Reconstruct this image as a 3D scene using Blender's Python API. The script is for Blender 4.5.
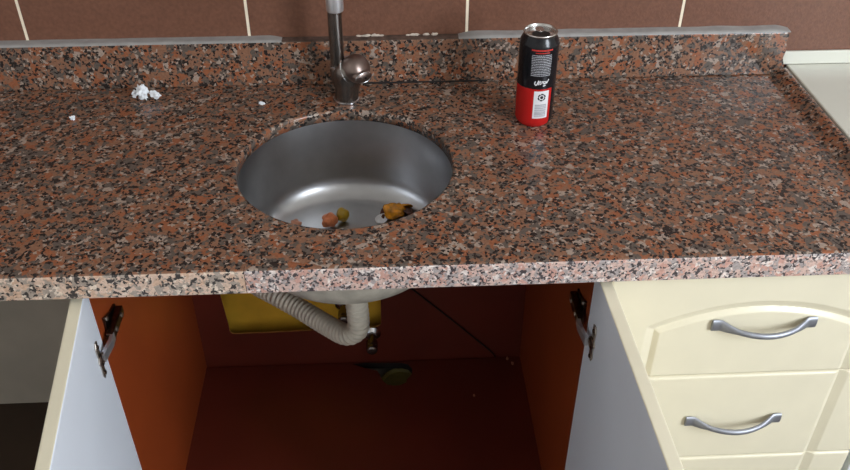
import bpy, bmesh, math, random
from mathutils import Vector, Matrix, noise

# ------------------------------------------------------------------ scene, camera, light
H = 0.869                       # height of the granite counter above the floor; all shapes below use z = 0 on the counter top
S = bpy.context.scene
C = S.collection
for o in list(bpy.data.objects):
    bpy.data.objects.remove(o)

cam_d = bpy.data.cameras.new('camera')
cam_d.sensor_fit = 'HORIZONTAL'
cam_d.sensor_width = 36.0
cam_d.lens = 36.0 * 862.69 / 850.0
cam_d.clip_start = 0.02
cam = bpy.data.objects.new('camera', cam_d)
C.objects.link(cam)
RT = Vector((0.99871, -0.05076, 0.00191)).normalized()
FW = Vector((0.04157, 0.79518, -0.60495)).normalized()
UP = RT.cross(FW).normalized()
m = Matrix((RT, UP, -FW)).transposed().to_4x4()
m.translation = Vector((0.0681, -0.92532, 0.75719 + H))
cam.matrix_world = m
S.camera = cam

S.view_settings.view_transform = 'Standard'
S.view_settings.look = 'None'
S.view_settings.gamma = 1.0
S.view_settings.use_curve_mapping = False
S.view_settings.exposure = 0.0

w = bpy.data.worlds.new('room_light')
S.world = w
w.use_nodes = True
w.node_tree.nodes['Background'].inputs[0].default_value = (1.0, 0.96, 0.91, 1)
w.node_tree.nodes['Background'].inputs[1].default_value = 0.10


def area(name, loc, target, sx, sy, power, col):
    d = bpy.data.lights.new(name, 'AREA')
    d.shape = 'RECTANGLE'; d.size = sx; d.size_y = sy
    d.energy = power; d.color = col
    o = bpy.data.objects.new(name, d); C.objects.link(o)
    o.location = loc
    o.rotation_euler = (Vector(target) - Vector(loc)).to_track_quat('-Z', 'Y').to_euler()
    return o


# daylight from the kitchen window, to the right of and behind the photographer
area('window_daylight', (2.50, -1.75, 1.92), (0.0, 0.1, 0.8), 1.6, 1.3, 140, (0.84, 0.92, 1.0))


# ------------------------------------------------------------------ materials
def lin(r, g, b):
    f = lambda c: (c / 255) / 12.92 if c <= 10.3 else (((c / 255) + 0.055) / 1.055) ** 2.4
    return (f(r), f(g), f(b), 1)


def mat(name, col, rough=0.5, metal=0.0, spec=0.5, var=0.0, vscale=12.0, bump=0.0, bscale=60.0, coat=0.0):
    M = bpy.data.materials.new(name); M.use_nodes = True
    nt = M.node_tree; N = nt.nodes; L = nt.links
    b = N['Principled BSDF']
    b.inputs['Base Color'].default_value = col
    b.inputs['Roughness'].default_value = rough
    b.inputs['Metallic'].default_value = metal
    b.inputs['Specular IOR Level'].default_value = spec
    b.inputs['Coat Weight'].default_value = coat
    tc = N.new('ShaderNodeTexCoord')
    if var > 0:
        n = N.new('ShaderNodeTexNoise'); n.inputs['Scale'].default_value = vscale; n.inputs['Detail'].default_value = 6
        L.new(tc.outputs['Object'], n.inputs['Vector'])
        r = N.new('ShaderNodeMapRange'); r.inputs[1].default_value = 0.3; r.inputs[2].default_value = 0.7
        r.inputs[3].default_value = 1 - var; r.inputs[4].default_value = 1 + var
        L.new(n.outputs['Fac'], r.inputs[0])
        mx = N.new('ShaderNodeVectorMath'); mx.operation = 'SCALE'
        mx.inputs[0].default_value = col[:3]
        L.new(r.outputs[0], mx.inputs['Scale']); L.new(mx.outputs[0], b.inputs['Base Color'])
    if bump > 0:
        n2 = N.new('ShaderNodeTexNoise'); n2.inputs['Scale'].default_value = bscale; n2.inputs['Detail'].default_value = 4
        L.new(tc.outputs['Object'], n2.inputs['Vector'])
        bp = N.new('ShaderNodeBump'); bp.inputs['Strength'].default_value = bump; bp.inputs['Distance'].default_value = 0.002
        L.new(n2.outputs['Fac'], bp.inputs['Height']); L.new(bp.outputs[0], b.inputs['Normal'])
    return M


def granite(name, salmon, orange, pale, grey, dark, rough, coat=0.0, k=1.0):
    M = bpy.data.materials.new(name); M.use_nodes = True
    nt = M.node_tree; N = nt.nodes; L = nt.links
    b = N['Principled BSDF']
    tc = N.new('ShaderNodeTexCoord')
    # warped coordinates make the grains ragged
    nz = N.new('ShaderNodeTexNoise'); nz.inputs['Scale'].default_value = 150; nz.inputs['Detail'].default_value = 3
    L.new(tc.outputs['Object'], nz.inputs['Vector'])
    sc = N.new('ShaderNodeVectorMath'); sc.operation = 'SCALE'; sc.inputs['Scale'].default_value = 0.008
    L.new(nz.outputs['Color'], sc.inputs[0])
    ad = N.new('ShaderNodeVectorMath'); ad.operation = 'ADD'
    L.new(tc.outputs['Object'], ad.inputs[0]); L.new(sc.outputs[0], ad.inputs[1])

    def vor(scale, off):
        a = N.new('ShaderNodeVectorMath'); a.operation = 'ADD'; a.inputs[1].default_value = (off, off * 1.7, off * 0.3)
        L.new(ad.outputs[0], a.inputs[0])
        v = N.new('ShaderNodeTexVoronoi'); v.inputs['Scale'].default_value = scale * k
        L.new(a.outputs[0], v.inputs['Vector'])
        s = N.new('ShaderNodeSeparateColor'); L.new(v.outputs['Color'], s.inputs[0])
        return s

    def ramp(src, stops):
        r = N.new('ShaderNodeValToRGB'); r.color_ramp.interpolation = 'CONSTANT'
        e = r.color_ramp.elements
        e[0].position = 0; e[0].color = stops[0][1]
        e[1].position = stops[1][0]; e[1].color = stops[1][1]
        for p, c in stops[2:]:
            x = e.new(p); x.color = c
        L.new(src, r.inputs[0])
        return r

    def mix(fac, a, c):
        x = N.new('ShaderNodeMix'); x.data_type = 'RGBA'
        L.new(fac, x.inputs[0]); L.new(a, x.inputs[6]); L.new(c, x.inputs[7])
        return x.outputs[2]
    big = vor(78, 0.0)
    base = ramp(big.outputs[0], [(0, salmon), (0.30, orange), (0.55, salmon), (0.74, pale), (0.81, grey)])
    fine = vor(215, 3.1)
    spk = ramp(fine.outputs[1], [(0, dark), (0.33, grey), (0.70, pale), (0.82, salmon)])
    # clusters of dark and pale small grains between the pink crystals
    cl = N.new('ShaderNodeTexNoise'); cl.inputs['Scale'].default_value = 62 * k; cl.inputs['Detail'].default_value = 3
    L.new(ad.outputs[0], cl.inputs['Vector'])
    th = N.new('ShaderNodeMath'); th.operation = 'ADD'; L.new(cl.outputs['Fac'], th.inputs[0])
    m2 = N.new('ShaderNodeMath'); m2.operation = 'MULTIPLY'; m2.inputs[1].default_value = 0.30
    L.new(fine.outputs[2], m2.inputs[0]); L.new(m2.outputs[0], th.inputs[1])
    gt = N.new('ShaderNodeMath'); gt.operation = 'GREATER_THAN'; gt.inputs[1].default_value = 0.655
    L.new(th.outputs[0], gt.inputs[0])
    col = mix(gt.outputs[0], base.outputs[0], spk.outputs[0])
    f3 = vor(270, 7.7)
    g3 = N.new('ShaderNodeMath'); g3.operation = 'GREATER_THAN'; g3.inputs[1].default_value = 0.92
    L.new(f3.outputs[0], g3.inputs[0])
    dk = N.new('ShaderNodeRGB'); dk.outputs[0].default_value = dark
    col = mix(g3.outputs[0], col, dk.outputs[0])
    # slow tone drift
    n4 = N.new('ShaderNodeTexNoise'); n4.inputs['Scale'].default_value = 260; n4.inputs['Detail'].default_value = 3
    L.new(tc.outputs['Object'], n4.inputs['Vector'])
    mr = N.new('ShaderNodeMapRange'); mr.inputs[3].default_value = 0.55; mr.inputs[4].default_value = 1.45
    L.new(n4.outputs['Fac'], mr.inputs[0])
    vs = N.new('ShaderNodeVectorMath'); vs.operation = 'SCALE'
    L.new(col, vs.inputs[0]); L.new(mr.outputs[0], vs.inputs['Scale'])
    L.new(vs.outputs[0], b.inputs['Base Color'])
    b.inputs['Roughness'].default_value = rough
    b.inputs['Coat Weight'].default_value = coat
    return M


GR = granite('polished_granite', lin(136, 98, 77), lin(145, 89, 61), lin(160, 142, 129), lin(94, 84, 77), lin(44, 38, 36), 0.22)
GRS = granite('sawn_granite_pink', lin(202, 172, 160), lin(194, 150, 136), lin(222, 209, 202), lin(164, 153, 150), lin(66, 58, 60), 0.62, k=1.3)
GRB = granite('sawn_granite_beige', lin(206, 178, 158), lin(200, 166, 142), lin(220, 202, 184), lin(160, 146, 134), lin(58, 52, 50), 0.62)
TILE = mat('brown_glazed_tile', lin(114, 76, 59), 0.42, var=0.16, vscale=160, bump=0.25, bscale=260)
GROUT = mat('cream_grout', lin(244, 230, 206), 0.9, var=0.06, vscale=40)
PLASTER = mat('grey_plaster', lin(186, 178, 165), 0.9, var=0.08, vscale=8, bump=0.2)
PAINT = mat('white_wall_paint', lin(236, 232, 226), 0.9)
YELLOW = mat('yellow_wall_paint', lin(230, 180, 52), 0.8, var=0.10, vscale=14)
FLOORM = mat('dark_brown_floor', lin(70, 54, 42), 0.55, var=0.2, vscale=6)
SEAL = mat('grey_sealant', lin(150, 146, 143), 0.5, var=0.12, vscale=50, bump=0.3)
DARKGAP = mat('black_joint_and_hole_edge', lin(28, 23, 22), 0.7, var=0.3, vscale=60)
DIRT = mat('dirty_old_joint', lin(86, 66, 56), 0.8, var=0.5, vscale=70)
CRUMBLE = mat('white_crumbling_filler', lin(205, 190, 176), 0.9, var=0.15, vscale=80)
STEEL = mat('brushed_steel', lin(184, 184, 186), 0.31, metal=1.0, var=0.06, vscale=30)
STEELU = mat('dull_steel_underside', lin(176, 168, 154), 0.55, metal=0.35, var=0.18, vscale=40)
CHROME = mat('chrome', lin(205, 205, 208), 0.10, metal=1.0)
CHROMED = mat('worn_dark_chrome', lin(128, 122, 118), 0.27, metal=1.0, var=0.10, vscale=60)
CAPM = mat('dull_worn_chrome', lin(138, 122, 116), 0.36, metal=1.0, var=0.15, vscale=80)
SATINC = mat('satin_chrome', lin(214, 214, 218), 0.38, metal=0.9)
HINGE = mat('nickel_hinge', lin(196, 188, 178), 0.38, metal=1.0)
HINGED = mat('tarnished_hinge_plate', lin(96, 78, 68), 0.32, metal=1.0, var=0.3, vscale=120)
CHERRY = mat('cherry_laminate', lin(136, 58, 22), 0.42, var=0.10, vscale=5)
CHERRYD = mat('cherry_laminate_shaded', lin(94, 34, 21), 0.45, var=0.14, vscale=6)  # laminate of the sides darkened; interior shade put into its colour
RAW = mat('raw_board_edge', lin(176, 128, 62), 0.9, var=0.2, vscale=120)
CREAM = mat('cream_lacquer', lin(230, 221, 196), 0.28, var=0.025, vscale=14)
CREAMD = mat('cream_carcass', lin(214, 207, 176), 0.5)
WHITE = mat('white_melamine', lin(228, 233, 242), 0.35, var=0.02, vscale=6)
SATIN = mat('satin_nickel_handle', lin(158, 160, 168), 0.48, metal=0.8, var=0.06, vscale=60)
HOSE = mat('grey_plastic_hose', lin(206, 198, 182), 0.5, var=0.08, vscale=30)
BLACKP = mat('black_rubber', lin(24, 20, 19), 0.6)
PAPER = mat('white_tissue_paper', lin(236, 238, 242), 0.85)
LAM = mat('white_laminate', lin(216, 215, 203), 0.30, var=0.02, vscale=5)


# ------------------------------------------------------------------ helpers
def tag(o, label=None, cat=None, group=None, kind=None):
    if label: o['label'] = label
    if cat: o['category'] = cat
    if group: o['group'] = group
    if kind: o['kind'] = kind
    return o


def thing(name, loc, label=None, cat=None, group=None, kind=None):
    o = bpy.data.objects.new(name, None); C.objects.link(o)
    o.empty_display_size = 0.05
    o.location = (loc[0], loc[1], loc[2] + H)
    o['_o'] = list(loc)
    return tag(o, label, cat, group, kind)


def origin(o):
    v = Vector((0, 0, 0))
    while o is not None:
        v += Vector(o['_o']) if '_o' in o else Vector((0, 0, 0))
        o = o.parent
    return v


def obj(name, bm, mats, parent=None, loc=None, smooth=None, bevel=0.0, seg=2):
    """bm holds scene coordinates (z = 0 on the counter); the object's origin goes to loc or stays on the parent's."""
    me = bpy.data.meshes.new(name)
    po = origin(parent) if parent else Vector((0, 0, 0))
    base = Vector(loc) if loc is not None else po
    bmesh.ops.translate(bm, verts=bm.verts, vec=-base)
    bmesh.ops.recalc_face_normals(bm, faces=bm.faces)
    bm.to_mesh(me); bm.free()
    for mm in (mats if isinstance(mats, (list, tuple)) else [mats]):
        me.materials.append(mm)
    o = bpy.data.objects.new(name, me); C.objects.link(o)
    if parent is not None:
        o.parent = parent
        o.location = base - po
        o['_o'] = list(base - po)
    else:
        o.location = (base.x, base.y, base.z + H)
        o['_o'] = list(base)
    if smooth is not None:
        for p in me.polygons: p.use_smooth = True
        if smooth < 180:
            me.set_sharp_from_angle(angle=math.radians(smooth))
    if bevel > 0:
        md = o.modifiers.new('bevel', 'BEVEL'); md.width = bevel; md.segments = seg
        md.limit_method = 'ANGLE'; md.angle_limit = math.radians(40)
    return o


def box(bm, x0, x1, y0, y1, z0, z1, mi=0):
    vs = [bm.verts.new((x, y, z)) for z in (z0, z1) for y in (y0, y1) for x in (x0, x1)]
    fs = []
    for q in ((0, 1, 3, 2), (4, 6, 7, 5), (0, 4, 5, 1), (2, 3, 7, 6), (0, 2, 6, 4), (1, 5, 7, 3)):
        f = bm.faces.new([vs[i] for i in q]); f.material_index = mi; fs.append(f)
    return fs


def nb(*a):
    bm = bmesh.new(); box(bm, *a); return bm


def lathe(bm, prof, n=32, c=(0, 0, 0), axis=(0, 0, 1), cap0=True, cap1=True, mi=0):
    q = Vector((0, 0, 1)).rotation_difference(Vector(axis).normalized())
    rings = []
    for r, z in prof:
        rings.append([bm.verts.new(Vector(c) + q @ Vector((r * math.cos(2 * math.pi * k / n), r * math.sin(2 * math.pi * k / n), z))) for k in range(n)])
    for a, b in zip(rings, rings[1:]):
        for k in range(n):
            f = bm.faces.new((a[k], a[(k + 1) % n], b[(k + 1) % n], b[k])); f.material_index = mi
    if cap0: bm.faces.new(rings[0][::-1]).material_index = mi
    if cap1: bm.faces.new(rings[-1]).material_index = mi
    return rings


def catmull(pts, n):
    P = [Vector(p) for p in pts]; P = [2 * P[0] - P[1]] + P + [2 * P[-1] - P[-2]]
    out = []
    for i in range(1, len(P) - 2):
        for k in range(n):
            t = k / n; a, b, c, d = P[i - 1:i + 3]
            out.append(0.5 * ((2 * b) + (c - a) * t + (2 * a - 5 * b + 4 * c - d) * t * t + (3 * b - a - 3 * c + d) * t ** 3))
    out.append(P[-2]); return out


def sweep(bm, path, rad, n=16, cap=True, flat=None, mi=0):
    """tube along path; rad may be a function of (index, arclength); flat=(a,b) scales the two cross axes"""
    P = [Vector(p) for p in path]
    t0 = (P[1] - P[0]).normalized()
    u = t0.orthogonal().normalized() if flat is None else Vector(flat[2]).normalized()
    rings = []; s = 0.0
    for i, p in enumerate(P):
        t = (P[min(i + 1, len(P) - 1)] - P[max(i - 1, 0)]).normalized()
        u = (u - t * u.dot(t)).normalized(); v = t.cross(u)
        if i: s += (P[i] - P[i - 1]).length
        r = rad(i, s) if callable(rad) else rad
        fa, fb = (1, 1) if flat is None else flat[:2]
        if callable(fa): fa = fa(i)
        if callable(fb): fb = fb(i)
        rings.append([bm.verts.new(p + u * (r * fa * math.cos(2 * math.pi * k / n)) + v * (r * fb * math.sin(2 * math.pi * k / n))) for k in range(n)])
    for a, b in zip(rings, rings[1:]):
        for k in range(n):
            bm.faces.new((a[k], a[(k + 1) % n], b[(k + 1) % n], b[k])).material_index = mi
    if cap:
        bm.faces.new(rings[0][::-1]); bm.faces.new(rings[-1])


def prism(bm, poly, d, off, mi=0):
    """extrude polygon (list of 3D points) by vector off"""
    a = [bm.verts.new(p) for p in poly]; b = [bm.verts.new(Vector(p) + Vector(off)) for p in poly]
    n = len(poly)
    bm.faces.new(a); bm.faces.new(b[::-1])
    for i in range(n):
        bm.faces.new((a[i], b[i], b[(i + 1) % n], a[(i + 1) % n]))


def lump(bm, c, r, seed, amp=0.3, sub=3, freq=1.6, sq=(1, 1, 1), rot=0.0):
    g = bmesh.ops.create_icosphere(bm, subdivisions=sub, radius=1.0)
    R = Matrix.Rotation(rot, 3, 'Z')
    for v in g['verts']:
        d = v.co.normalized()
        k = 1 + amp * noise.noise(d * freq + Vector((seed * 7.3, seed * 1.9, seed)))
        v.co = Vector(c) + R @ Vector((d.x * sq[0], d.y * sq[1], d.z * sq[2])) * (r * k)


# ------------------------------------------------------------------ the setting
D = 0.5471          # front face of the granite upstand
YW = 0.5671         # face of the wall tiles
FL = -H             # floor

tag(obj('floor', nb(-1.45, 2.6, -2.6, 0.60, FL - 0.05, FL), FLOORM), kind='structure')
wb = tag(obj('wall_back', nb(-1.45, 2.6, YW + 0.006, YW + 0.12, FL, 1.75), PLASTER), kind='structure')
obj('painted_wall', nb(-1.45, 2.6, YW + 0.001, YW + 0.006, 0.885, 1.75), PAINT, wb)
obj('painted_wall', nb(-0.42, 0.16, YW + 0.002, YW + 0.006, -0.78, -0.25), YELLOW, wb)['label'] = 'yellow painted wall behind the cabinet'
obj('grout_bed', nb(-1.45, 2.6, YW + 0.0008, YW + 0.006, -0.03, 0.88), GROUT, wb)
tb = bmesh.new()
tw, th_, gap = 0.399, 0.300, 0.0048
box(tb, gap / 2, tw - gap / 2, YW, YW + 0.0055, gap / 2, th_ - gap / 2)
t0 = obj('tile', tb, TILE, wb, loc=(0, 0, 0), bevel=0.0012, seg=2)
first = True
for r in range(3):
    for c in range(-2, 6):
        o = t0 if first else t0.copy()
        if not first:
            C.objects.link(o); o.parent = wb
        first = False
        x = -0.5756 + c * tw
        if x + tw > 2.6: continue
        o.location = (x, 0, -0.02 + r * th_)
tag(obj('wall_left', nb(-1.50, -1.41, -2.6, YW + 0.006, FL, 1.75), PAINT), kind='structure')
tag(obj('wall_front', nb(-1.5, 2.6, -2.70, -2.6, FL, 1.75), PAINT), kind='structure')
tag(obj('wall_right', nb(2.6, 2.7, -2.7, YW + 0.12, FL, 1.75), PAINT), kind='structure')
tag(obj('ceiling', nb(-1.5, 2.6, -2.6, YW + 0.12, 1.75, 1.82), PAINT), kind='structure')

# ------------------------------------------------------------------ granite counter with the round cut-out
SX, SY, SR = 0.0, 0.2688, 0.1754
X0, X1, TH, TF = -1.41, 0.840, 0.020, 0.042
counter = thing('granite_counter', (0, 0.27, -TF), 'long red-brown speckled granite counter with a round sink cut-out', 'counter')


def holed(bm, x0, x1, y0, y1, rings, n=128, mi_ring=None):
    """plate with a round opening; rings = [(radius, z), ...] from the top inwards and down"""
    angs = sorted(set([2 * math.pi * k / n for k in range(n)] + [math.atan2(y - SY, x - SX) % (2 * math.pi) for x in (x0, x1) for y in (y0, y1)]))

    def outer(a):
        dx, dy = math.cos(a), math.sin(a); t = 1e9
        if dx > 1e-9: t = min(t, (x1 - SX) / dx)
        if dx < -1e-9: t = min(t, (x0 - SX) / dx)
        if dy > 1e-9: t = min(t, (y1 - SY) / dy)
        if dy < -1e-9: t = min(t, (y0 - SY) / dy)
        return SX + dx * t, SY + dy * t
    R = []
    zt, zb = rings[0][1], rings[-1][1]
    R.append([bm.verts.new((*outer(a), zb)) for a in angs])
    R.append([bm.verts.new((*outer(a), zt)) for a in angs])
    for r, z in rings:
        R.append([bm.verts.new((SX + r * math.cos(a), SY + r * math.sin(a), z)) for a in angs])
    R.append(R[0])
    N = len(angs)
    for j, (a, b) in enumerate(zip(R, R[1:])):
        for k in range(N):
            f = bm.faces.new((a[k], a[(k + 1) % N], b[(k + 1) % N], b[k]))
            f.material_index = 1 if 2 <= j < len(R) - 2 else 0
            f.smooth = 2 <= j < len(R) - 2


bm = bmesh.new()
holed(bm, X0, X1, 0.012, YW, [(SR + 0.004, 0), (SR + 0.0012, -0.0012), (SR, -0.004), (SR, -TH)])
obj('slab', bm, [GR, GR], counter)
# built-up front edge with a softened arris
bm = bmesh.new()
pf = [(0.012, 0.0), (0.004, -0.0002), (0.0012, -0.0015), (0.0, -0.0045), (0.0, -TF + 0.002), (0.002, -TF), (0.032, -TF), (0.032, -TH), (0.012, -TH)]
bm.free()
for xa, xb, sawn, lb in ((X0, -0.1335, GRB, 'beige sawn front edge piece'), (-0.1327, X1, GRS, 'pinkish sawn front edge piece')):
    bm = bmesh.new(); prism(bm, [(xa, y, z) for y, z in pf], 0, (xb - xa, 0, 0))
    o = obj('front_edge', bm, [GR, sawn], counter)
    o['label'] = lb
    for p in o.data.polygons:
        if p.normal.y < -0.5: p.material_index = 1
# low raised drip lip along the right end
bm = bmesh.new()
pl = [(0.797, -0.001), (0.805, 0.0012), (0.815, 0.0060), (0.823, 0.0120), (0.829, 0.0150), (0.835, 0.0155), (0.839, 0.0130), (0.8402, 0.0080), (0.8402, -TF), (0.820, -TF), (0.820, -TH)]
prism(bm, [(x, 0.001, z) for x, z in pl], 0, (0, D - 0.002, 0))
obj('drip_lip', bm, GR, counter, smooth=50)

# upstand along the wall
HB = 0.0864
up = thing('granite_upstand', (-0.3, D, 0), 'speckled granite upstand strip running along the brown wall tiles', 'backsplash')
random.seed(5)
prof = [(0.829, 0.0005), (0.832, 0.018), (0.826, 0.034), (0.829, 0.052), (0.825, 0.066), (0.827, 0.080), (0.822, HB)]
bm = bmesh.new()
prism(bm, [(X0, D, 0.0005)] + [(x, D, z) for x, z in prof] + [(X0, D, HB)], 0, (0, 0.0198, 0))
obj('strip', bm, GR, up, bevel=0.0018)


def bead(x0, x1, z, h, wdt, seed, taper=True):
    bm = bmesh.new(); n = int((x1 - x0) / 0.012); rows = []
    for i in range(n + 1):
        x = x0 + (x1 - x0) * i / n
        e = 1.0
        if taper: e = min(1, (min(i, n - i) + 0.4) / 2)
        k = 1 + 0.25 * noise.noise(Vector((x * 18, seed, 0)))
        y0 = D + 0.0198 - wdt * (0.9 + 0.1 * k)
        hh = h * k * e
        rows.append([bm.verts.new(p) for p in ((x, y0, z), (x, y0 + 0.0012, z + hh * 0.7), (x, y0 + wdt * 0.4, z + hh), (x, D + 0.017, z + hh * 1.15), (x, D + 0.0197, z + hh * 1.3), (x, D + 0.0197, z))])
    for a, b in zip(rows, rows[1:]):
        for k in range(6):
            bm.faces.new((a[k], a[(k + 1) % 6], b[(k + 1) % 6], b[k]))
    bm.faces.new(rows[0]); bm.faces.new(rows[-1][::-1])
    return bm


obj('sealant_strip', bead(X0, -0.115, HB, 0.004, 0.0195, 1), SEAL, up, smooth=60)
obj('sealant_strip', bead(0.205, 0.828, HB, 0.005, 0.0195, 2), SEAL, up, smooth=60)
obj('dirty_joint', bead(-0.118, 0.208, HB, 0.0012, 0.0195, 3, False), DIRT, up, smooth=60)
for i in range(16):                                     # crumbs of old white filler along the bare part of the joint
    bm = bmesh.new()
    x = random.choice([random.uniform(0.02, 0.05), random.uniform(0.03, 0.2), random.uniform(0.12, 0.18), random.uniform(-0.08, 0.2)])
    r = random.uniform(0.0015, 0.0038)
    lump(bm, (x, D + 0.0165, HB + 0.0012 + r * 0.5), r, i, 0.6, 2, 2.2, (1.9, 0.7, 0.8))
    obj('filler_crumb', bm, CRUMBLE, up)
bm = bmesh.new(); box(bm, 0.0, 0.262, D - 0.0022, D - 0.0001, 0.0003, 0.0028)
obj('dirty_joint', bm, DARKGAP, up)

# ------------------------------------------------------------------ sink
sink = thing('sink', (SX, SY, -0.195), 'round brushed steel sink bowl set under the granite counter', 'sink')
bm = bmesh.new()
RB, DB, RF = SR + 0.0015, 0.174, 0.044
ins = [(RB + 0.016, -TH - 0.0005), (RB, -TH - 0.0005)]
ins += [(RB - 0.0005 - 0.004 * t, -TH - 0.004 - (DB - TH - RF - 0.004) * t) for t in (0, .25, .5, .75, 1)]
rt = ins[-1][0]
ins += [(rt - RF + RF * math.cos(a), -DB + RF - RF * math.sin(a)) for a in [math.pi / 2 * k / 12 for k in range(1, 13)]]
ins += [(0.08, -DB - 0.0015), (0.046, -DB - 0.003), (0.043, -DB - 0.006)]
# continuous shell: inside surface, then back up the outside
th_s = 0.0014
prof_in = [(r, z) for r, z in ins]
out = []
for r, z in reversed(ins[1:]):
    out.append((r + th_s if z > -DB + 0.01 else r + th_s * 0.5, z - (th_s if z < -TH - 0.01 else 0)))
lathe(bm, prof_in, 96, (SX, SY, 0), cap0=False, cap1=False)
o = obj('bowl', bm, STEEL, sink, smooth=50)
bm = bmesh.new()
lathe(bm, [(RB + 0.016, -TH - 0.0015)] + [(r + 0.0018, z - 0.0018) for r, z in ins[2:]], 96, (SX, SY, 0), cap0=False, cap1=True)
obj('bowl_underside', bm, STEELU, sink, smooth=50)['label'] = 'dull unpolished underside of the bowl'
bm = bmesh.new()
lathe(bm, [(0.046, -DB - 0.002), (0.044, -DB + 0.0), (0.038, -DB - 0.001), (0.034, -DB - 0.005)], 40, (SX, SY, 0), cap0=False, cap1=True)
st = obj('strainer', bm, CHROME, sink, smooth=40)
bm = bmesh.new()
for ring, cnt in ((0.012, 6), (0.023, 12)):
    for k in range(cnt):
        a = 2 * math.pi * k / cnt
        lathe(bm, [(0.0022, -DB - 0.0049), (0.0022, -DB - 0.0044)], 10, (SX + ring * math.cos(a), SY + ring * math.sin(a), 0))
obj('strainer_holes', bm, BLACKP, st)

# ------------------------------------------------------------------ food scraps in the sink
FZ = -DB - 0.0005


def scrap(name, label, c, r, seed, m_, amp, sq, rot=0, freq=1.6, sub=3, zc=None):
    bm = bmesh.new(); lump(bm, c, r, seed, amp, sub, freq, sq, rot)
    zmin = min(v.co.z for v in bm.verts)
    bmesh.ops.translate(bm, verts=bm.verts, vec=(0, 0, FZ - zmin))
    return tag(obj(name, bm, m_, None, loc=(c[0], c[1], FZ), smooth=180), label, 'food scrap', 'food scraps in the sink')


ORANGE = mat('orange_scrap', lin(212, 122, 74), 0.5, var=0.2, vscale=160)
OLIVE = mat('olive_scrap', lin(168, 134, 16), 0.3, var=0.25, vscale=120)
PEACH = mat('peach_scrap', lin(186, 128, 100), 0.6, var=0.15, vscale=160)
PEEL = mat('amber_peel', lin(214, 140, 20), 0.25, var=0.45, vscale=90)
PEELD = mat('brown_peel', lin(84, 38, 10), 0.3, var=0.3, vscale=90)
scrap('food_scrap', 'small peach-coloured scrap, leftmost in the sink', (-0.099, 0.331, FZ), 0.010, 1, PEACH, 0.4, (1.0, 0.9, 0.9))
scrap('food_scrap', 'orange scrap beside the olive-green one in the sink', (-0.038, 0.332, FZ), 0.0135, 2, ORANGE, 0.45, (1.1, 0.9, 0.95), 0.5)
scrap('food_scrap', 'rounded olive-green scrap in the sink', (-0.015, 0.348, FZ), 0.0125, 3, OLIVE, 0.22, (0.95, 1.0, 1.05))
pe = thing('fruit_peel', (0.085, 0.358, FZ), 'amber and brown fruit peel lying at the right of the sink bottom', 'food scrap', 'food scraps in the sink')


def petal(bm, c, r, tilt, rot, curl, seed, lift):
    """a curled piece of peel with thickness"""
    n, k = 10, 8; T = []
    Rz = Matrix.Rotation(rot, 3, 'Z') @ Matrix.Rotation(tilt, 3, 'X')
    for side in (0, 1):
        G = []
        for i in range(n + 1):
            u = -1 + 2 * i / n; row = []
            for j in range(k + 1):
                v = -1 + 2 * j / k
                wv = math.sqrt(max(0, 1 - 0.8 * u * u))
                x = u * r; y = v * r * 0.7 * wv
                z = curl * (x * x + 1.4 * y * y) / r + 0.18 * r * noise.noise(Vector((u * 1.7, v * 1.7, seed))) + (0.0016 if side else 0)
                row.append(bm.verts.new(Vector(c) + Rz @ Vector((x, y, z)) + Vector((0, 0, lift))))
            G.append(row)
        T.append(G)
        for i in range(n):
            for j in range(k):
                bm.faces.new((G[i][j], G[i + 1][j], G[i + 1][j + 1], G[i][j + 1]))
    for i in range(n):
        bm.faces.new((T[0][i][0], T[0][i + 1][0], T[1][i + 1][0], T[1][i][0]))
        bm.faces.new((T[0][i][k], T[0][i + 1][k], T[1][i + 1][k], T[1][i][k]))
    for j in range(k):
        bm.faces.new((T[0][0][j], T[0][0][j + 1], T[1][0][j + 1], T[1][0][j]))
        bm.faces.new((T[0][n][j], T[0][n][j + 1], T[1][n][j + 1], T[1][n][j]))


def petal_obj(name, m_, *a):
    bm = bmesh.new(); petal(bm, *a)
    z = min(v.co.z for v in bm.verts)
    if z < FZ + 0.0005:
        bmesh.ops.translate(bm, verts=bm.verts, vec=(0, 0, FZ + 0.0005 - z))
    obj(name, bm, m_, pe, smooth=60)


bm = bmesh.new(); lump(bm, (0.079, 0.356, FZ + 0.014), 0.0155, 9, 0.45, 3, 1.9, (1.35, 1.0, 0.9), 0.2)
obj('pulp', bm, PEEL, pe, smooth=180)
petal_obj('peel_flap', PEEL, (0.089, 0.368, FZ), 0.021, -0.9, 0.5, -0.5, 1.0, 0.018)
petal_obj('peel_flap', PEELD, (0.101, 0.362, FZ), 0.017, -0.5, -0.6, -0.6, 2.0, 0.017)
petal_obj('peel_flap', PEELD, (0.066, 0.360, FZ), 0.015, 0.6, 1.3, -0.5, 3.0, 0.008)
bm = bmesh.new(); petal(bm, (0.053, 0.344, FZ), 0.013, 0.5, 0.7, 0.5, 4.0, 0.006)
z = min(v.co.z for v in bm.verts); bmesh.ops.translate(bm, verts=bm.verts, vec=(0, 0, FZ + 0.0003 - z))
tag(obj('paper_shred', bm, PAPER, None, loc=(0.053, 0.344, FZ)), 'small white shred beside the fruit peel in the sink', 'paper')

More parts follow.
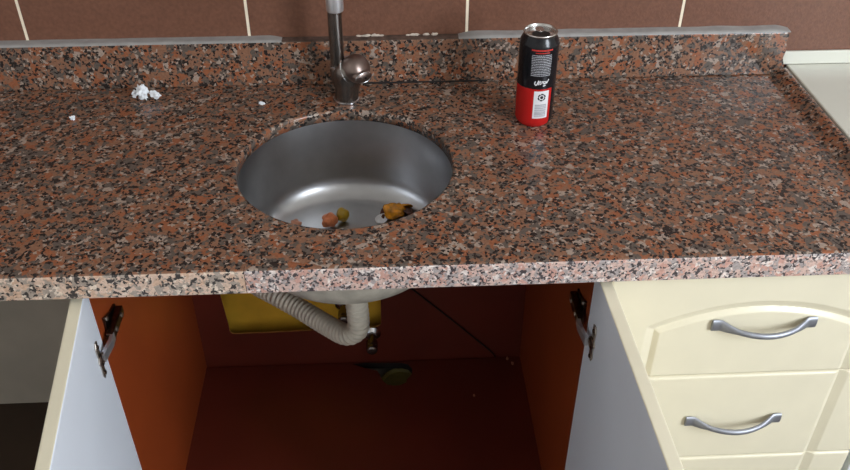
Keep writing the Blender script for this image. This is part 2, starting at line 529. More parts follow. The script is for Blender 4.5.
# ------------------------------------------------------------------ mixer tap
tap = thing('kitchen_tap', (-0.002, 0.484, 0), 'worn chrome single-lever kitchen tap with a tall spout behind the sink', 'faucet')
TX, TY = -0.002, 0.484
bm = bmesh.new()
lathe(bm, [(0.0235, 0.0004), (0.0240, 0.0015), (0.0235, 0.0045), (0.0215, 0.006)], 40, (TX, TY, 0))
obj('base_ring', bm, CHROME, tap, smooth=40)
bm = bmesh.new()
lathe(bm, [(0.0212, 0.005), (0.0212, 0.016), (0.0222, 0.028), (0.0245, 0.040), (0.0262, 0.050), (0.0262, 0.060), (0.0235, 0.070), (0.016, 0.077), (0.006, 0.0795)], 40, (TX, TY, 0), axis=(0.10, -0.05, 1))
obj('body', bm, CHROMED, tap, smooth=40)
# socket on the left of the body that carries the swivel spout
bm = bmesh.new()
sweep(bm, catmull([(TX - 0.004, TY + 0.002, 0.026), (TX - 0.010, TY + 0.003, 0.042), (-0.0145, 0.488, 0.055), (-0.0145, 0.488, 0.068)], 6), lambda i, s: 0.0155 - 0.0012 * (s / 0.045), 24)
obj('spout_socket', bm, CHROMED, tap, smooth=50)
bm = bmesh.new()
lathe(bm, [(0.0142, 0.064), (0.0148, 0.066), (0.0142, 0.069)], 32, (-0.0145, 0.488, 0))
obj('collar', bm, CHROME, tap, smooth=40)
pts = [(-0.0145, 0.488, 0.066), (-0.0145, 0.488, 0.15), (-0.0145, 0.488, 0.25)]
AR = 0.075
arc = [(-0.0145 + 0.010 * (1 - math.cos(a)) / 2, 0.488 - AR + AR * math.cos(a), 0.30 + AR * math.sin(a)) for a in [math.pi * k / 14 for k in range(15)]]
path = catmull(pts, 5)[:-1] + [Vector(a) for a in arc] + [Vector((-0.0045, 0.338, 0.285))]
bm = bmesh.new(); sweep(bm, path, 0.0124, 24)
sp = obj('spout', bm, CHROMED, tap, smooth=60)
bm = bmesh.new()
lathe(bm, [(0.0105, 0.232), (0.0128, 0.2325), (0.0134, 0.236), (0.0134, 0.268), (0.0125, 0.272), (0.0119, 0.290)], 32, (-0.0045, 0.338, 0))
obj('spout_nozzle', bm, SATINC, sp, smooth=40)
# rounded lever cap, tilted up to the right
hc = Vector((0.0165, 0.4765, 0.0655)); ax = Vector((0.66, -0.40, 0.52)).normalized()
bm = bmesh.new()
pr = [(0.0255, -0.010), (0.0268, -0.006), (0.0268, 0.003), (0.0258, 0.010), (0.0235, 0.016), (0.019, 0.021), (0.012, 0.0245), (0.005, 0.0258), (0.0005, 0.026)]
lathe(bm, [(r * 0.95, z * 0.95) for r, z in pr], 40, hc, ax)
cap = obj('lever_cap', bm, CAPM, tap, smooth=50)
bm = bmesh.new()
lathe(bm, [(0.0262, -0.0118), (0.0282, -0.0110), (0.0282, -0.0088), (0.0264, -0.0080)], 40, hc, ax, cap0=False, cap1=False)
obj('chrome_band', bm, CHROME, cap, smooth=50)
# the flattened lever face low on the cap, turned to the front right
ld = Vector((0.50, -0.80, -0.20)).normalized(); lc = hc + ld * 0.0180
side_ = ld.cross(Vector((0, 0, 1))).normalized()
bm = bmesh.new()
sweep(bm, [lc, lc + ld * 0.006, lc + ld * 0.0105, lc + ld * 0.0125], lambda i, s: (0.0175, 0.0172, 0.0160, 0.0135)[i], 28, flat=(1.0, 0.68, side_))
obj('lever', bm, CAPM, cap, smooth=50)
bm = bmesh.new(); lathe(bm, [(0.0022, 0.0), (0.0022, 0.0012)], 14, lc + ld * 0.0120 - side_ * 0.003, ld)
obj('marker_dot', bm, BLACKP, cap)
upv = side_.cross(ld)
rim = [lc + ld * 0.0108 + side_ * (0.0160 * math.cos(a)) + upv * (0.0109 * math.sin(a)) for a in [2 * math.pi * k / 40 for k in range(33)]]
bm = bmesh.new(); sweep(bm, rim, 0.0012, 8)
obj('chrome_rim', bm, CHROME, cap, smooth=60)

# ------------------------------------------------------------------ drink can
KX, KY = 0.327, 0.3971
can = thing('drink_can', (KX, KY, 0), 'tall black and red aluminium drink can, opened, standing on the counter', 'can')
CANM = bpy.data.materials.new('black_red_print'); CANM.use_nodes = True
nt = CANM.node_tree; N = nt.nodes; L = nt.links; b = N['Principled BSDF']
tc = N.new('ShaderNodeTexCoord'); sx = N.new('ShaderNodeSeparateXYZ'); L.new(tc.outputs['Object'], sx.inputs[0])
wn = N.new('ShaderNodeTexNoise'); wn.inputs['Scale'].default_value = 240; L.new(tc.outputs['Object'], wn.inputs['Vector'])
ma = N.new('ShaderNodeMath'); ma.operation = 'MULTIPLY_ADD'; ma.inputs[1].default_value = 0.004; L.new(wn.outputs['Fac'], ma.inputs[0]); L.new(sx.outputs['Z'], ma.inputs[2])
lt = N.new('ShaderNodeMath'); lt.operation = 'LESS_THAN'; lt.inputs[1].default_value = 0.0775; L.new(ma.outputs[0], lt.inputs[0])
an = N.new('ShaderNodeMath'); an.operation = 'ARCTAN2'; L.new(sx.outputs['X'], an.inputs[0])
ng = N.new('ShaderNodeMath'); ng.operation = 'MULTIPLY'; ng.inputs[1].default_value = -1; L.new(sx.outputs['Y'], ng.inputs[0]); L.new(ng.outputs[0], an.inputs[1])
l2 = N.new('ShaderNodeMath'); l2.operation = 'LESS_THAN'; l2.inputs[1].default_value = 0.74; L.new(an.outputs[0], l2.inputs[0])
mu = N.new('ShaderNodeMath'); mu.operation = 'MULTIPLY'; L.new(lt.outputs[0], mu.inputs[0]); L.new(l2.outputs[0], mu.inputs[1])
mx = N.new('ShaderNodeMix'); mx.data_type = 'RGBA'; L.new(mu.outputs[0], mx.inputs[0])
mx.inputs[6].default_value = lin(26, 26, 30); mx.inputs[7].default_value = lin(206, 36, 34)
L.new(mx.outputs[2], b.inputs['Base Color']); b.inputs['Roughness'].default_value = 0.20; b.inputs['Metallic'].default_value = 0.25
KR = 0.0331
bm = bmesh.new()
lathe(bm, [(0.020, 0.006), (0.024, 0.0012), (0.0255, 0.0), (0.0275, 0.0008), (0.0315, 0.007), (KR, 0.013), (KR, 0.148), (0.0325, 0.1515), (0.0295, 0.158), (0.0272, 0.1625), (0.0270, 0.1645)], 64, (KX, KY, 0), cap1=False)
body = obj('body', bm, CANM, can, smooth=60)
ALU = mat('bare_aluminium', lin(206, 204, 202), 0.25, metal=1.0)
bm = bmesh.new()
lathe(bm, [(0.0270, 0.1642), (0.0282, 0.1650), (0.0286, 0.1664), (0.0280, 0.1677), (0.0268, 0.1679), (0.0258, 0.1668), (0.0250, 0.1632), (0.0238, 0.1625), (0.0225, 0.1637)], 64, (KX, KY, 0), cap0=False, cap1=True)
lid = obj('lid', bm, ALU, can, smooth=45)
bm = bmesh.new()
g = [(KX + 0.0150 * math.cos(a), KY - 0.0065 + 0.0125 * math.sin(a), 0.16375) for a in [2 * math.pi * k / 28 for k in range(28)]]
prism(bm, g, 0, (0, 0, 0.0003))
obj('mouth_opening', bm, mat('can_inside', lin(14, 12, 12), 0.6), lid)
bm = bmesh.new()
g = [(KX + 0.0075 * math.cos(a), KY + 0.009 + 0.0105 * math.sin(a), 0.1645) for a in [2 * math.pi * k / 28 for k in range(28)]]
prism(bm, g, 0, (0, 0, 0.0012))
obj('pull_tab', bm, ALU, lid, bevel=0.0004)


ROT = -9.0


def patch(bm, a0, a1, z0, z1, lift=0.00015, n=10):
    """piece of print on the can's side; angles in degrees from the side facing the sink front"""
    R = KR + lift; A = [];
    n = max(1, int(n * abs(a1 - a0) / 30) + 1)
    for i in range(n + 1):
        a = math.radians(a0 + (a1 - a0) * i / n + ROT)
        A.append([bm.verts.new((KX + R * math.sin(a), KY - R * math.cos(a), z)) for z in (z0, z1)])
    for p, q in zip(A, A[1:]):
        bm.faces.new((p[0], q[0], q[1], p[1]))


PW = mat('white_print', lin(226, 224, 226), 0.4); PG = mat('grey_print', lin(150, 150, 158), 0.4)
PB = mat('black_print', lin(22, 22, 25), 0.4); PR = mat('red_print', lin(200, 52, 44), 0.4)
bm = bmesh.new(); patch(bm, -5, 41, 0.0205, 0.0722)
lab = obj('label', bm, PW, can); lab['label'] = 'white label panel with a round black emblem'
bm = bmesh.new(); z = 0.0235
random.seed(3)
while z < 0.047:
    h = random.choice((0.0008, 0.0012, 0.0016)); patch(bm, 0, 35, z, z + h, 0.0003); z += h + random.choice((0.0008, 0.0012))
obj('barcode', bm, PG, lab)
bm = bmesh.new()                                         # round emblem: ring of blades around a dot
ec, ez = 18.5 + ROT, 0.0605
for k in range(24):
    a, a2 = 2 * math.pi * k / 24, 2 * math.pi * (k + 1) / 24
    q = []
    for r, an_ in ((0.0072, a), (0.0072, a2), (0.0046, a2), (0.0046, a)):
        if k % 4 == 3 and r > 0.006: r = 0.0060
        t = math.radians(ec) + r * math.cos(an_) / KR
        q.append(bm.verts.new((KX + (KR + .0003) * math.sin(t), KY - (KR + .0003) * math.cos(t), ez + r * math.sin(an_))))
    bm.faces.new(q)
q = []
for k in range(16):
    a = 2 * math.pi * k / 16; t = math.radians(ec) + 0.0030 * math.cos(a) / KR
    q.append(bm.verts.new((KX + (KR + .0003) * math.sin(t), KY - (KR + .0003) * math.cos(t), ez + 0.0030 * math.sin(a))))
bm.faces.new(q)
obj('emblem', bm, PB, lab)
bm = bmesh.new()
a = -22.0
for k in range(14):
    wd = random.uniform(2.5, 6); patch(bm, a, min(a + wd, 41), 0.1445, 0.1472); a += wd + 0.9
    if a > 40: break
a = -10
for k in range(9):
    wd = random.uniform(2.5, 5); patch(bm, a, min(a + wd, 36), 0.1403, 0.1420); a += wd + 0.9
    if a > 34: break
obj('red_lettering', bm, PR, can)
bm = bmesh.new(); z = 0.1375; row = 0
while z > 0.0985:
    a = -20.0 + random.uniform(0, 1)
    while a < 39:
        wd = random.uniform(1.6, 5.0)
        patch(bm, a, min(a + wd, 40), z - 0.0013, z, n=6); a += wd + random.uniform(0.8, 1.6)
    z -= 0.0030
obj('small_print', bm, mat('pale_print', lin(188, 188, 194), 0.45), can)
bm = bmesh.new()                                         # hand-written looking white script above the red field


def stroke(pts, wd=0.0011):
    P = catmull([(x, z, 0) for x, z in pts], 5)
    V = []
    for i, p in enumerate(P):
        t = (P[min(i + 1, len(P) - 1)] - P[max(i - 1, 0)]).normalized(); nn = Vector((-t.y, t.x, 0)) * wd / 2
        row = []
        for s_ in (1, -1):
            qx, qz = p.x + nn.x * s_, p.y + nn.y * s_
            t_ = math.radians(18 + ROT) + qx * 1.1 / KR
            row.append(bm.verts.new((KX + (KR + .0003) * math.sin(t_), KY - (KR + .0003) * math.cos(t_), 0.0868 + qz * 1.1)))
        V.append(row)
    for p, q_ in zip(V, V[1:]): bm.faces.new((p[0], q_[0], q_[1], p[1]))


stroke([(-0.0115, 0.0035), (-0.0125, 0.0), (-0.0105, -0.0028), (-0.0085, -0.0005), (-0.0075, 0.003)], 0.0016)
stroke([(-0.0068, 0.0052), (-0.0072, 0.001), (-0.0060, -0.0022)], 0.0015)
stroke([(-0.0045, 0.0045), (-0.0045, 0.0), (-0.0030, -0.0015)], 0.0014)
stroke([(-0.0060, 0.0025), (-0.0020, 0.0032)], 0.0010)
stroke([(-0.0020, -0.0005), (-0.0008, 0.0030), (0.0008, 0.0030)], 0.0014)
stroke([(0.0035, 0.0030), (0.0012, 0.0022), (0.0018, -0.0008), (0.0045, 0.0005), (0.0048, 0.0035), (0.0060, -0.0002), (0.0095, 0.0060)], 0.0015)
stroke([(0.0005, -0.0045), (0.0050, -0.0030)], 0.0016)
obj('script_lettering', bm, PW, can)

# ------------------------------------------------------------------ scraps of paper on the counter
PC = (-0.366, 0.499)
bm = bmesh.new()


def crumple(bm, c, r, seed, sq, rot):
    g = bmesh.ops.create_icosphere(bm, subdivisions=3, radius=1.0)
    R = Matrix.Rotation(rot, 3, 'Z')
    for v in g['verts']:
        d = v.co.normalized()
        k = 0.85 + 0.75 * noise.cell(d * 1.7 + Vector((seed, seed * 2, 0))) * 0.35 + 0.5 * noise.noise(d * 2.6 + Vector((seed * 3.1, 0, seed)))
        k -= 0.25 * abs(noise.noise(d * 5 + Vector((0, seed, 0))))
        v.co = Vector(c) + R @ Vector((d.x * sq[0], d.y * sq[1], d.z * sq[2])) * (r * k)


crumple(bm, (PC[0] - 0.005, PC[1], 0.012), 0.0140, 2.3, (0.85, 0.7, 1.15), 0.3)
crumple(bm, (PC[0] + 0.017, PC[1] - 0.002, 0.008), 0.0100, 5.7, (1.25, 0.7, 0.8), -0.4)
crumple(bm, (PC[0] - 0.019, PC[1] + 0.002, 0.008), 0.0070, 8.1, (0.9, 0.7, 1.0), 0.9)
zmin = min(v.co.z for v in bm.verts); bmesh.ops.translate(bm, verts=bm.verts, vec=(0, 0, 0.0002 - zmin))
tag(obj('crumpled_tissue', bm, PAPER, None, loc=(PC[0], PC[1], 0)), 'crumpled white tissue lying beside the upstand', 'tissue')


def chip(label, c, r, seed, sq):
    bm = bmesh.new(); crumple(bm, (c[0], c[1], r), r, seed, sq, seed)
    z = min(v.co.z for v in bm.verts); bmesh.ops.translate(bm, verts=bm.verts, vec=(0, 0, 0.0002 - z))
    tag(obj('paper_scrap', bm, PAPER, None, loc=(c[0], c[1], 0)), label, 'paper', 'tiny paper scraps on the counter')


chip('tiny white paper scrap in front of the crumpled tissue', (-0.480, 0.432), 0.0045, 3.3, (1.1, 0.9, 1.0))
chip('tiny white crumb on the counter left of the tap', (-0.155, 0.473), 0.0048, 6.1, (1.4, 0.9, 0.7))

# ------------------------------------------------------------------ sink cabinet
CL, CR_, YF, YB, ZF, ZT = -0.369, 0.371, 0.040, 0.527, -0.718, -TF - 0.001
cab = thing('sink_cabinet', (0, YF, FL), 'cherry-brown sink base cabinet standing open under the sink', 'cabinet')
obj('side_panel', nb(CL - 0.018, CL, YF, 0.545, FL + 0.002, ZT), CHERRY, cab, bevel=0.0008)
obj('side_panel', nb(CR_, CR_ + 0.0165, YF, 0.545, FL + 0.002, ZT), CHERRY, cab, bevel=0.0008)
obj('plinth', nb(CL, CR_, YF + 0.04, YF + 0.055, FL + 0.002, ZF - 0.018), CREAMD, cab)
# bottom board with the ragged hole near the back
hole = [(-0.028, 0.519), (-0.005, 0.508), (0.015, 0.500), (0.031, 0.494), (0.037, 0.482), (0.040, 0.468), (0.053, 0.450), (0.068, 0.4455), (0.083, 0.446), (0.098, 0.454), (0.100, 0.464), (0.112, 0.480), (0.113, 0.497), (0.104, 0.511), (0.090, 0.5165), (0.050, 0.5185), (0.002, 0.5215)]


def holed_poly(bm, rect, hole, z0, z1):
    x0, x1, y0, y1 = rect
    cx = 0.06; cy = 0.490
    angs = [math.atan2(y - cy, x - cx) for x, y in hole]
    H_ = sorted(zip(angs, hole))
    pts_in, pts_out = [], []

    def outer(a):
        dx, dy = math.cos(a), math.sin(a); t = 1e9
        if dx > 1e-9: t = min(t, (x1 - cx) / dx)
        if dx < -1e-9: t = min(t, (x0 - cx) / dx)
        if dy > 1e-9: t = min(t, (y1 - cy) / dy)
        if dy < -1e-9: t = min(t, (y0 - cy) / dy)
        return cx + dx * t, cy + dy * t
    corners = [(math.atan2(y - cy, x - cx), (x, y)) for x in (x0, x1) for y in (y0, y1)]
    ev = [(a, 'h', p) for a, p in H_] + [(a, 'c', p) for a, p in corners]
    ev.sort()

    def inner(a):
        n = len(H_)
        for i in range(n):
            a0, p0 = H_[i]; a1, p1 = H_[(i + 1) % n]
            if i == n - 1: a1 += 2 * math.pi
            for aa in (a, a + 2 * math.pi):
                if a0 <= aa <= a1 + 1e-9:
                    t = (aa - a0) / max(1e-9, a1 - a0)
                    return p0[0] + (p1[0] - p0[0]) * t, p0[1] + (p1[1] - p0[1]) * t
        return H_[0][1]
    for a, k, p in ev:
        pts_in.append(p if k == 'h' else inner(a)); pts_out.append(p if k == 'c' else outer(a))
    R = [[bm.verts.new((*p, z)) for p in pp] for pp, z in ((pts_out, z0), (pts_out, z1), (pts_in, z1), (pts_in, z0))]
    n = len(pts_in)
    for j in range(4):
        a, b_ = R[j], R[(j + 1) % 4]
        for k in range(n):
            f = bm.faces.new((a[k], a[(k + 1) % n], b_[(k + 1) % n], b_[k]))
            f.material_index = 1 if j == 2 else 0  # cut edge of the hole takes the near-black second material


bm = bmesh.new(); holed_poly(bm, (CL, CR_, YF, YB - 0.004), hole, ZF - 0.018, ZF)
obj('bottom_panel', bm, [CHERRYD, DARKGAP], cab)['label'] = 'shade-toned cabinet floor with a ragged hole'
# back board with the rounded cut-out for the pipes
nl, nr, nz_, rc = -0.301, 0.044, -0.616, 0.012
cut = [(nl - 0.010, -0.33), (nl - 0.006, -0.50), (nl, nz_ + 0.03)]
cut += [(nl + rc - rc * math.cos(a), nz_ + rc - rc * math.sin(a)) for a in [math.pi / 2 * k / 6 for k in range(7)]]
cut += [(-0.20, nz_ + 0.001), (-0.08, nz_ + 0.004)]
cut += [(nr - rc + rc * math.sin(a), nz_ + 0.008 + rc - rc * math.cos(a)) for a in [math.pi / 2 * k / 6 for k in range(7)]]
cut += [(nr + 0.004, -0.33)]
# two-sided board: bottom strip, both sides and the top rail share the outline of the cut-out
pol = [(CL, ZF - 0.018), (CR_, ZF - 0.018), (CR_, ZT), (nr + 0.004, ZT)] + cut[::-1] + [(nl - 0.010, ZT), (CL, ZT)]
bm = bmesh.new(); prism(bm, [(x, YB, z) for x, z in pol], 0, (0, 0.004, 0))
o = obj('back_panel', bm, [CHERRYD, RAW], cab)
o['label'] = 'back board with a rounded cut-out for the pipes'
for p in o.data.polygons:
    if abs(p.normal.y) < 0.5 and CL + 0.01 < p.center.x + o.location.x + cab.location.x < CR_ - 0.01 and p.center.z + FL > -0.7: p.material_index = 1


def arch_handle(x0, x1, z, y, out=0.024, vertical=False):
    """bow handle with two flat feet and a flattened, bowed grip"""
    bm = bmesh.new(); n = 36; P = []
    for i in range(n + 1):
        t = i / n; u = abs(2 * t - 1)
        k = max(0, 1 - (u / 0.84) ** 2) if u < 0.84 else 0
        P.append(Vector((x0 + (x1 - x0) * t, y - 0.0035 - out * k, z - 0.004 * k)))

    def hf(i):
        u = abs(2 * i / n - 1); return 0.0052 + 0.0058 * min(1, max(0, (u - 0.55) / 0.30))

    def df(i):
        u = abs(2 * i / n - 1); return 0.0045 - 0.001 * u
    sweep(bm, P, 1.0, 16, flat=(hf, df, (0, 0, 1)))
    return bm


def make_door(label, hinge, ang, side):
    """hinge: where the inner face meets the cabinet; the door runs from there towards the room; side=+1 left door, -1 right door"""
    Wd, Hd, Td = 0.372, 0.672, 0.0185
    dr = Vector((math.sin(ang), -math.cos(ang), 0)); nn = Vector((-dr.y, dr.x, 0)) * (1 if side > 0 else -1)   # nn points to the inner side
    if nn.x * side < 0: nn = -nn
    zt = -0.050
    bm = bmesh.new()

    def P(u, t, z): return Vector((hinge[0], hinge[1], 0)) + dr * u - nn * t + Vector((0, 0, z))
    vs = [bm.verts.new(P(u, t, z)) for z in (zt - Hd, zt) for t in (0, Td) for u in (0, Wd)]
    for q in ((0, 1, 3, 2), (4, 6, 7, 5), (0, 4, 5, 1), (2, 3, 7, 6), (0, 2, 6, 4), (1, 5, 7, 3)):
        bm.faces.new([vs[i] for i in q])
    o = obj('door', bm, [CREAM, WHITE], cab, loc=(hinge[0], hinge[1], zt), bevel=0.0022, seg=3)
    o['label'] = label
    for p in o.data.polygons:
        if p.normal.dot(nn) > 0.9: p.material_index = 1
    # flange of the concealed hinge on the inner face
    bm = bmesh.new()
    zc = -0.157
    fl = []
    u0 = 0.040
    for du, dz in ((-0.006, 0.032), (0.004, 0.035), (0.009, 0.027), (0.008, 0.008), (0.012, 0.0), (0.008, -0.008), (0.009, -0.027), (0.004, -0.035), (-0.006, -0.032)):
        fl.append(P(u0 + du, -0.0002, zc + dz))
    prism(bm, fl, 0, nn * 0.0022)
    hp = obj('hinge_flange', bm, HINGE, o, bevel=0.0006)
    bm = bmesh.new()
    for dz in (0.026, -0.026):
        lathe(bm, [(0.0036, 0.0), (0.0034, 0.0018), (0.002, 0.0026)], 12, P(u0 + 0.002, -0.0024, zc + dz), nn)
    lathe(bm, [(0.0105, 0), (0.0105, 0.003), (0.0085, 0.0034), (0.008, 0.001)], 20, P(u0 + 0.0005, -0.0022, zc), nn)
    obj('hinge_cup', bm, HINGED, o, smooth=40)
    # outside bow handle near the free edge
    hb_ = arch_handle(-0.064, 0.064, 0, 0)
    ux = -nn
    for v in hb_.verts:
        c = v.co.copy()
        v.co = P(Wd - 0.045, Td, -0.20) + Vector((0, 0, c.x)) + ux * (-c.y) + dr * c.z
    obj('handle', hb_, SATIN, o, smooth=50)
    return o


make_door('open left door with a white inner face', (-0.3680, 0.037), math.radians(7.7), 1)
make_door('open right door with a white inner face', (0.3695, 0.037), math.radians(1.4), -1)
for xw, s in ((CL, 1), (CR_, -1)):
    x = lambda a: xw + s * a
    zc = -0.161
    # mounting plate on the side panel and the jointed arm to the door
    bm = bmesh.new()
    pts = [(x(0.0002), 0.058, zc + 0.030), (x(0.0002), 0.090, zc + 0.016), (x(0.0002), 0.112, zc + 0.012), (x(0.0002), 0.112, zc - 0.012), (x(0.0002), 0.090, zc - 0.016), (x(0.0002), 0.058, zc - 0.030)]
    prism(bm, pts, 0, (s * 0.0035, 0, 0))
    pl_ = obj('hinge_plate', bm, HINGED, cab, bevel=0.0006)
    bm = bmesh.new()
    box(bm, min(x(0.0035), x(0.0150)), max(x(0.0035), x(0.0150)), 0.046, 0.112, zc - 0.0085, zc + 0.0085)
    obj('hinge_arm', bm, HINGED, pl_, bevel=0.002)
    for yy, dz, r in ((0.066, 0.0, 0.0040), (0.098, 0.0, 0.0040)):
        bm = bmesh.new(); lathe(bm, [(r, 0.0), (r, 0.0015), (r * 0.5, 0.0019)], 14, (x(0.0150), yy, zc + dz), (s, 0, 0))
        obj('screw', bm, HINGE, pl_)
    for yy, dz in ((0.067, 0.021), (0.067, -0.021)):
        bm = bmesh.new(); lathe(bm, [(0.0038, 0.0), (0.0036, 0.0016), (0.002, 0.0022)], 12, (x(0.0037), yy, zc + dz), (s, 0, 0))
        obj('screw', bm, HINGE, pl_)
    bm = bmesh.new()
    prism(bm, [(x(0.0155), 0.052, zc + 0.0075), (x(0.0165), 0.036, zc + 0.0075), (x(0.0125), 0.002, zc + 0.0075), (x(0.0065), 0.002, zc + 0.0075), (x(0.0105), 0.036, zc + 0.0075), (x(0.0105), 0.052, zc + 0.0075)], 0, (0, 0, -0.015))
    obj('hinge_link', bm, SATINC, pl_, bevel=0.0008)

# ------------------------------------------------------------------ plumbing in the cabinet
drain = thing('drain_pipe', (0.0, 0.27, -0.40), 'pale grey corrugated drain hose bending below the sink', 'pipe')
bm = bmesh.new(); lathe(bm, [(0.040, -DB - 0.0085), (0.040, -DB - 0.016), (0.030, -DB - 0.024), (0.024, -DB - 0.050), (0.026, -DB - 0.052), (0.026, -DB - 0.072), (0.021, -DB - 0.076)], 32, (SX, SY, 0))
obj('tailpiece', bm, HOSE, drain, smooth=40)
hp_ = catmull([(0.004, 0.2695, -0.255), (0.005, 0.270, -0.31), (0.006, 0.270, -0.345), (0.003, 0.272, -0.374), (-0.021, 0.285, -0.398), (-0.062, 0.330, -0.412), (-0.114, 0.380, -0.415), (-0.168, 0.420, -0.410), (-0.214, 0.460, -0.412), (-0.245, 0.510, -0.420), (-0.252, 0.560, -0.424)], 40)
# resample evenly so that the corrugation keeps one pitch
L_ = [0.0]
for a, b_ in zip(hp_, hp_[1:]): L_.append(L_[-1] + (b_ - a).length)
even = []; j = 0; step = 0.0011
for k in range(int(L_[-1] / step)):
    s_ = k * step
    while L_[j + 1] < s_: j += 1
    even.append(hp_[j].lerp(hp_[j + 1], (s_ - L_[j]) / max(1e-9, L_[j + 1] - L_[j])))
bm = bmesh.new(); sweep(bm, even, lambda i, s: 0.0160 + 0.0052 * abs(math.sin(s * math.pi / 0.0105)), 24)
obj('corrugated_hose', bm, HOSE, drain, smooth=180)

for i, (vx, vz, lab_) in enumerate(((-0.040, -0.572, 'small chrome stop valve behind the drain hose, inside the yellow cut-out'), (0.022, -0.628, 'small chrome stop valve below the yellow cut-out, right of the hose'))):
    v = thing('stop_valve', (vx, YB - 0.002, vz), lab_, 'valve')
    bm = bmesh.new(); y0 = YW + 0.001 if i == 0 else YB - 0.0005
    lathe(bm, [(0.021, 0), (0.0205, 0.003), (0.014, 0.008), (0.009, 0.010)], 28, (vx, y0, vz), (0, -1, 0))
    obj('escutcheon', bm, CHROME, v, smooth=40)
    bm = bmesh.new(); ye = y0 - 0.009
    lathe(bm, [(0.009, 0), (0.009, 0.018), (0.013, 0.020), (0.013, 0.036), (0.010, 0.040)], 24, (vx, ye, vz), (0, -1, 0))
    obj('valve_body', bm, CHROMED, v, smooth=40)
    bm = bmesh.new()
    lathe(bm, [(0.008, 0), (0.0125, 0.002), (0.0132, 0.007), (0.011, 0.011), (0.006, 0.0125)], 24, (vx, ye - 0.038, vz), (0, -1, 0))
    obj('knob', bm, CHROMED, v, smooth=50)

bm = bmesh.new()
cp = catmull([(0.066, 0.5247, -0.445), (0.119, 0.5247, -0.499), (0.190, 0.5247, -0.575), (0.258, 0.5247, -0.650), (0.300, 0.5247, -0.697), (0.312, 0.5215, -0.7135)], 8)
sweep(bm, cp, 0.0020, 8)
tag(obj('cable', bm, BLACKP, None, loc=(0.2, 0.5245, -0.58), smooth=180), 'thin black cable slanting down the cabinet back board', 'cable')
for i, (x_, y_, r, lb) in enumerate(((0.340, 0.517, 0.0032, 'tiny pale crumb at the lower end of the black cable'), (0.350, 0.500, 0.0036, 'tiny pinkish crumb in the right rear corner of the cabinet floor'), (0.250, 0.405, 0.0026, 'tiny pale crumb on the open cabinet floor'))):
    bm = bmesh.new(); lump(bm, (x_, y_, ZF + r), r, 20 + i, 0.5, 2, 2, (0.9, 1.4, 0.8))
    z = min(v.co.z for v in bm.verts); bmesh.ops.translate(bm, verts=bm.verts, vec=(0, 0, ZF + 0.0002 - z))
    tag(obj('debris_crumb', bm, PEACH, None, loc=(x_, y_, ZF)), lb, 'debris')
# added stub standing in for the olive patch of ground under the hole
st_ = thing('olive_floor_patch', (0.080, 0.575 - 0.06, FL), 'olive patch of floor, built as an added stub, seen through the hole in the cabinet floor', 'drain')
bm = bmesh.new(); lathe(bm, [(0.050, 0), (0.050, 0.112), (0.046, 0.116), (0.042, 0.114), (0.040, 0.110)], 32, (0.084, 0.488, FL))
obj('pipe', bm, mat('olive_ground', lin(120, 110, 54), 0.6, var=0.2, vscale=30), st_, smooth=40)  # stand-in for the olive ground, not plumbing

# ------------------------------------------------------------------ drawer cabinet
DL, DR_, YD = 0.3905, 0.8740, 0.020
dc = thing('drawer_cabinet', (0.63, YF, FL), 'cream drawer cabinet with arched fronts beside the open sink cabinet', 'cabinet')
bm = bmesh.new()
box(bm, DL, DL + 0.017, YF, 0.545, FL + 0.002, ZT); obj('side_panel', bm, CREAMD, dc)
obj('side_panel', nb(DR_ - 0.0195, DR_ - 0.0025, YF, 0.545, FL + 0.002, ZT), CREAMD, dc)
obj('back_panel', nb(DL + 0.017, DR_ - 0.0195, 0.53, 0.54, FL + 0.1, ZT), CREAMD, dc)
obj('plinth', nb(DL + 0.017, DR_ - 0.0195, YF + 0.04, YF + 0.055, FL + 0.002, -0.76), CREAMD, dc)
obj('bottom_panel', nb(DL + 0.017, DR_ - 0.0195, YF, 0.53, -0.76, -0.742), CREAMD, dc)
XC, HW = 0.633, 0.1565


def arch(x):
    u = (x - XC) / HW
    return -0.1255 - 0.038 * u * u


def relief(x, z):
    """depth of the milled groove: long soft outer slope, steep inner step"""
    dx = HW - abs(x - XC)
    sl = 0.038 * 2 * (x - XC) / HW ** 2
    dz = (arch(max(XC - HW - 0.02, min(XC + HW + 0.02, x))) - z) / math.sqrt(1 + sl * sl)
    d = min(dx, dz)
    if d < -0.020: return 0.0
    if d < -0.0055: return 0.0058 * ((d + 0.020) / 0.0145)
    if d < 0.0030: return 0.0058 * (1 - (d + 0.0055) / 0.0085)
    return 0.0


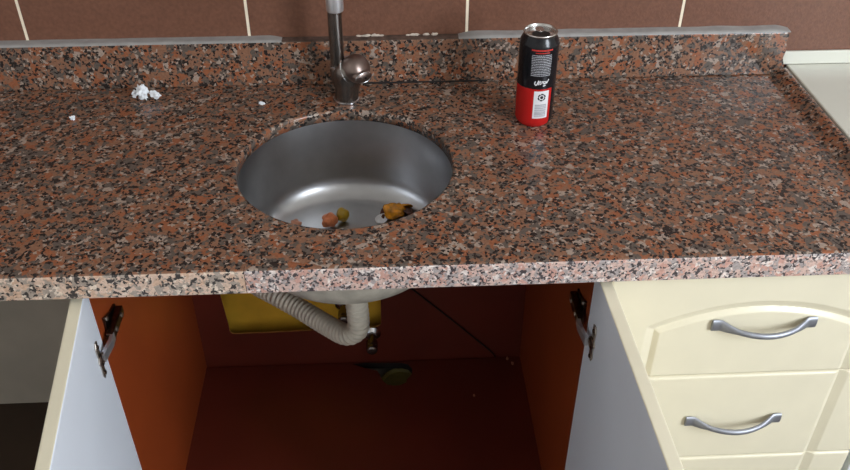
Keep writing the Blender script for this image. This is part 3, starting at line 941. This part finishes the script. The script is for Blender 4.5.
def drawer_front(z0, z1, label):
    bm = bmesh.new(); stp = 0.0016
    nx = int(round((DR_ - DL) / stp)); nz = int(round((z1 - z0) / stp))
    e = 0.0055
    G = []
    for i in range(nx + 1):
        x = DL + 0.0012 + (DR_ - DL - 0.0024) * i / nx; col = []
        for j in range(nz + 1):
            z = z0 + (z1 - z0) * j / nz
            b_ = min(x - DL, DR_ - x, z - z0, z1 - z)
            r = max(0, e - b_); edge = e - math.sqrt(max(0, e * e - r * r)) if r > 0 else 0
            col.append(bm.verts.new((x, YD + max(edge, relief(x, z)), z)))
        G.append(col)
    for i in range(nx):
        for j in range(nz):
            bm.faces.new((G[i][j], G[i + 1][j], G[i + 1][j + 1], G[i][j + 1]))
    bd = [G[i][0] for i in range(nx + 1)] + [G[nx][j] for j in range(1, nz + 1)] + [G[i][nz] for i in range(nx - 1, -1, -1)] + [G[0][j] for j in range(nz - 1, 0, -1)]
    bk = [bm.verts.new((v.co.x, YD + 0.0185, v.co.z)) for v in bd]
    for i in range(len(bd)):
        k = (i + 1) % len(bd); bm.faces.new((bd[i], bk[i], bk[k], bd[k]))
    bm.faces.new(bk)
    o = obj('drawer_front', bm, CREAM, dc, loc=((DL + DR_) / 2, YD, (z0 + z1) / 2), smooth=35)
    o['label'] = label
    return o


for z0, z1, hz, lb in ((-0.2625, -0.050, -0.149, 'top drawer front with an arched milled groove'), (-0.4695, -0.2650, -0.369, 'middle drawer front with straight milled grooves'), (-0.7400, -0.4720, -0.585, 'bottom drawer front')):
    f = drawer_front(z0, z1, lb)
    obj('handle', arch_handle(0.5565, 0.7185, hz, YD), SATIN, f, smooth=50)['label'] = 'satin grey metal bow handle'

# ------------------------------------------------------------------ white-topped unit on the right
wu = thing('white_unit', (1.2, 0.3, FL), 'white-topped kitchen unit beyond the right end of the granite counter', 'unit')
obj('body', nb(0.892, 1.50, 0.03, 0.552, FL + 0.002, -0.022), WHITE, wu, bevel=0.003)
obj('top', nb(0.8435, 1.52, 0.0, 0.5645, -0.022, 0.0135), LAM, wu, bevel=0.003)
bm = bmesh.new(); box(bm, 0.832, 1.52, 0.5605, 0.5665, 0.0140, 0.041)
obj('back_rail', bm, LAM, wu, bevel=0.002, seg=3)

for o in bpy.data.objects:
    if '_o' in o: del o['_o']
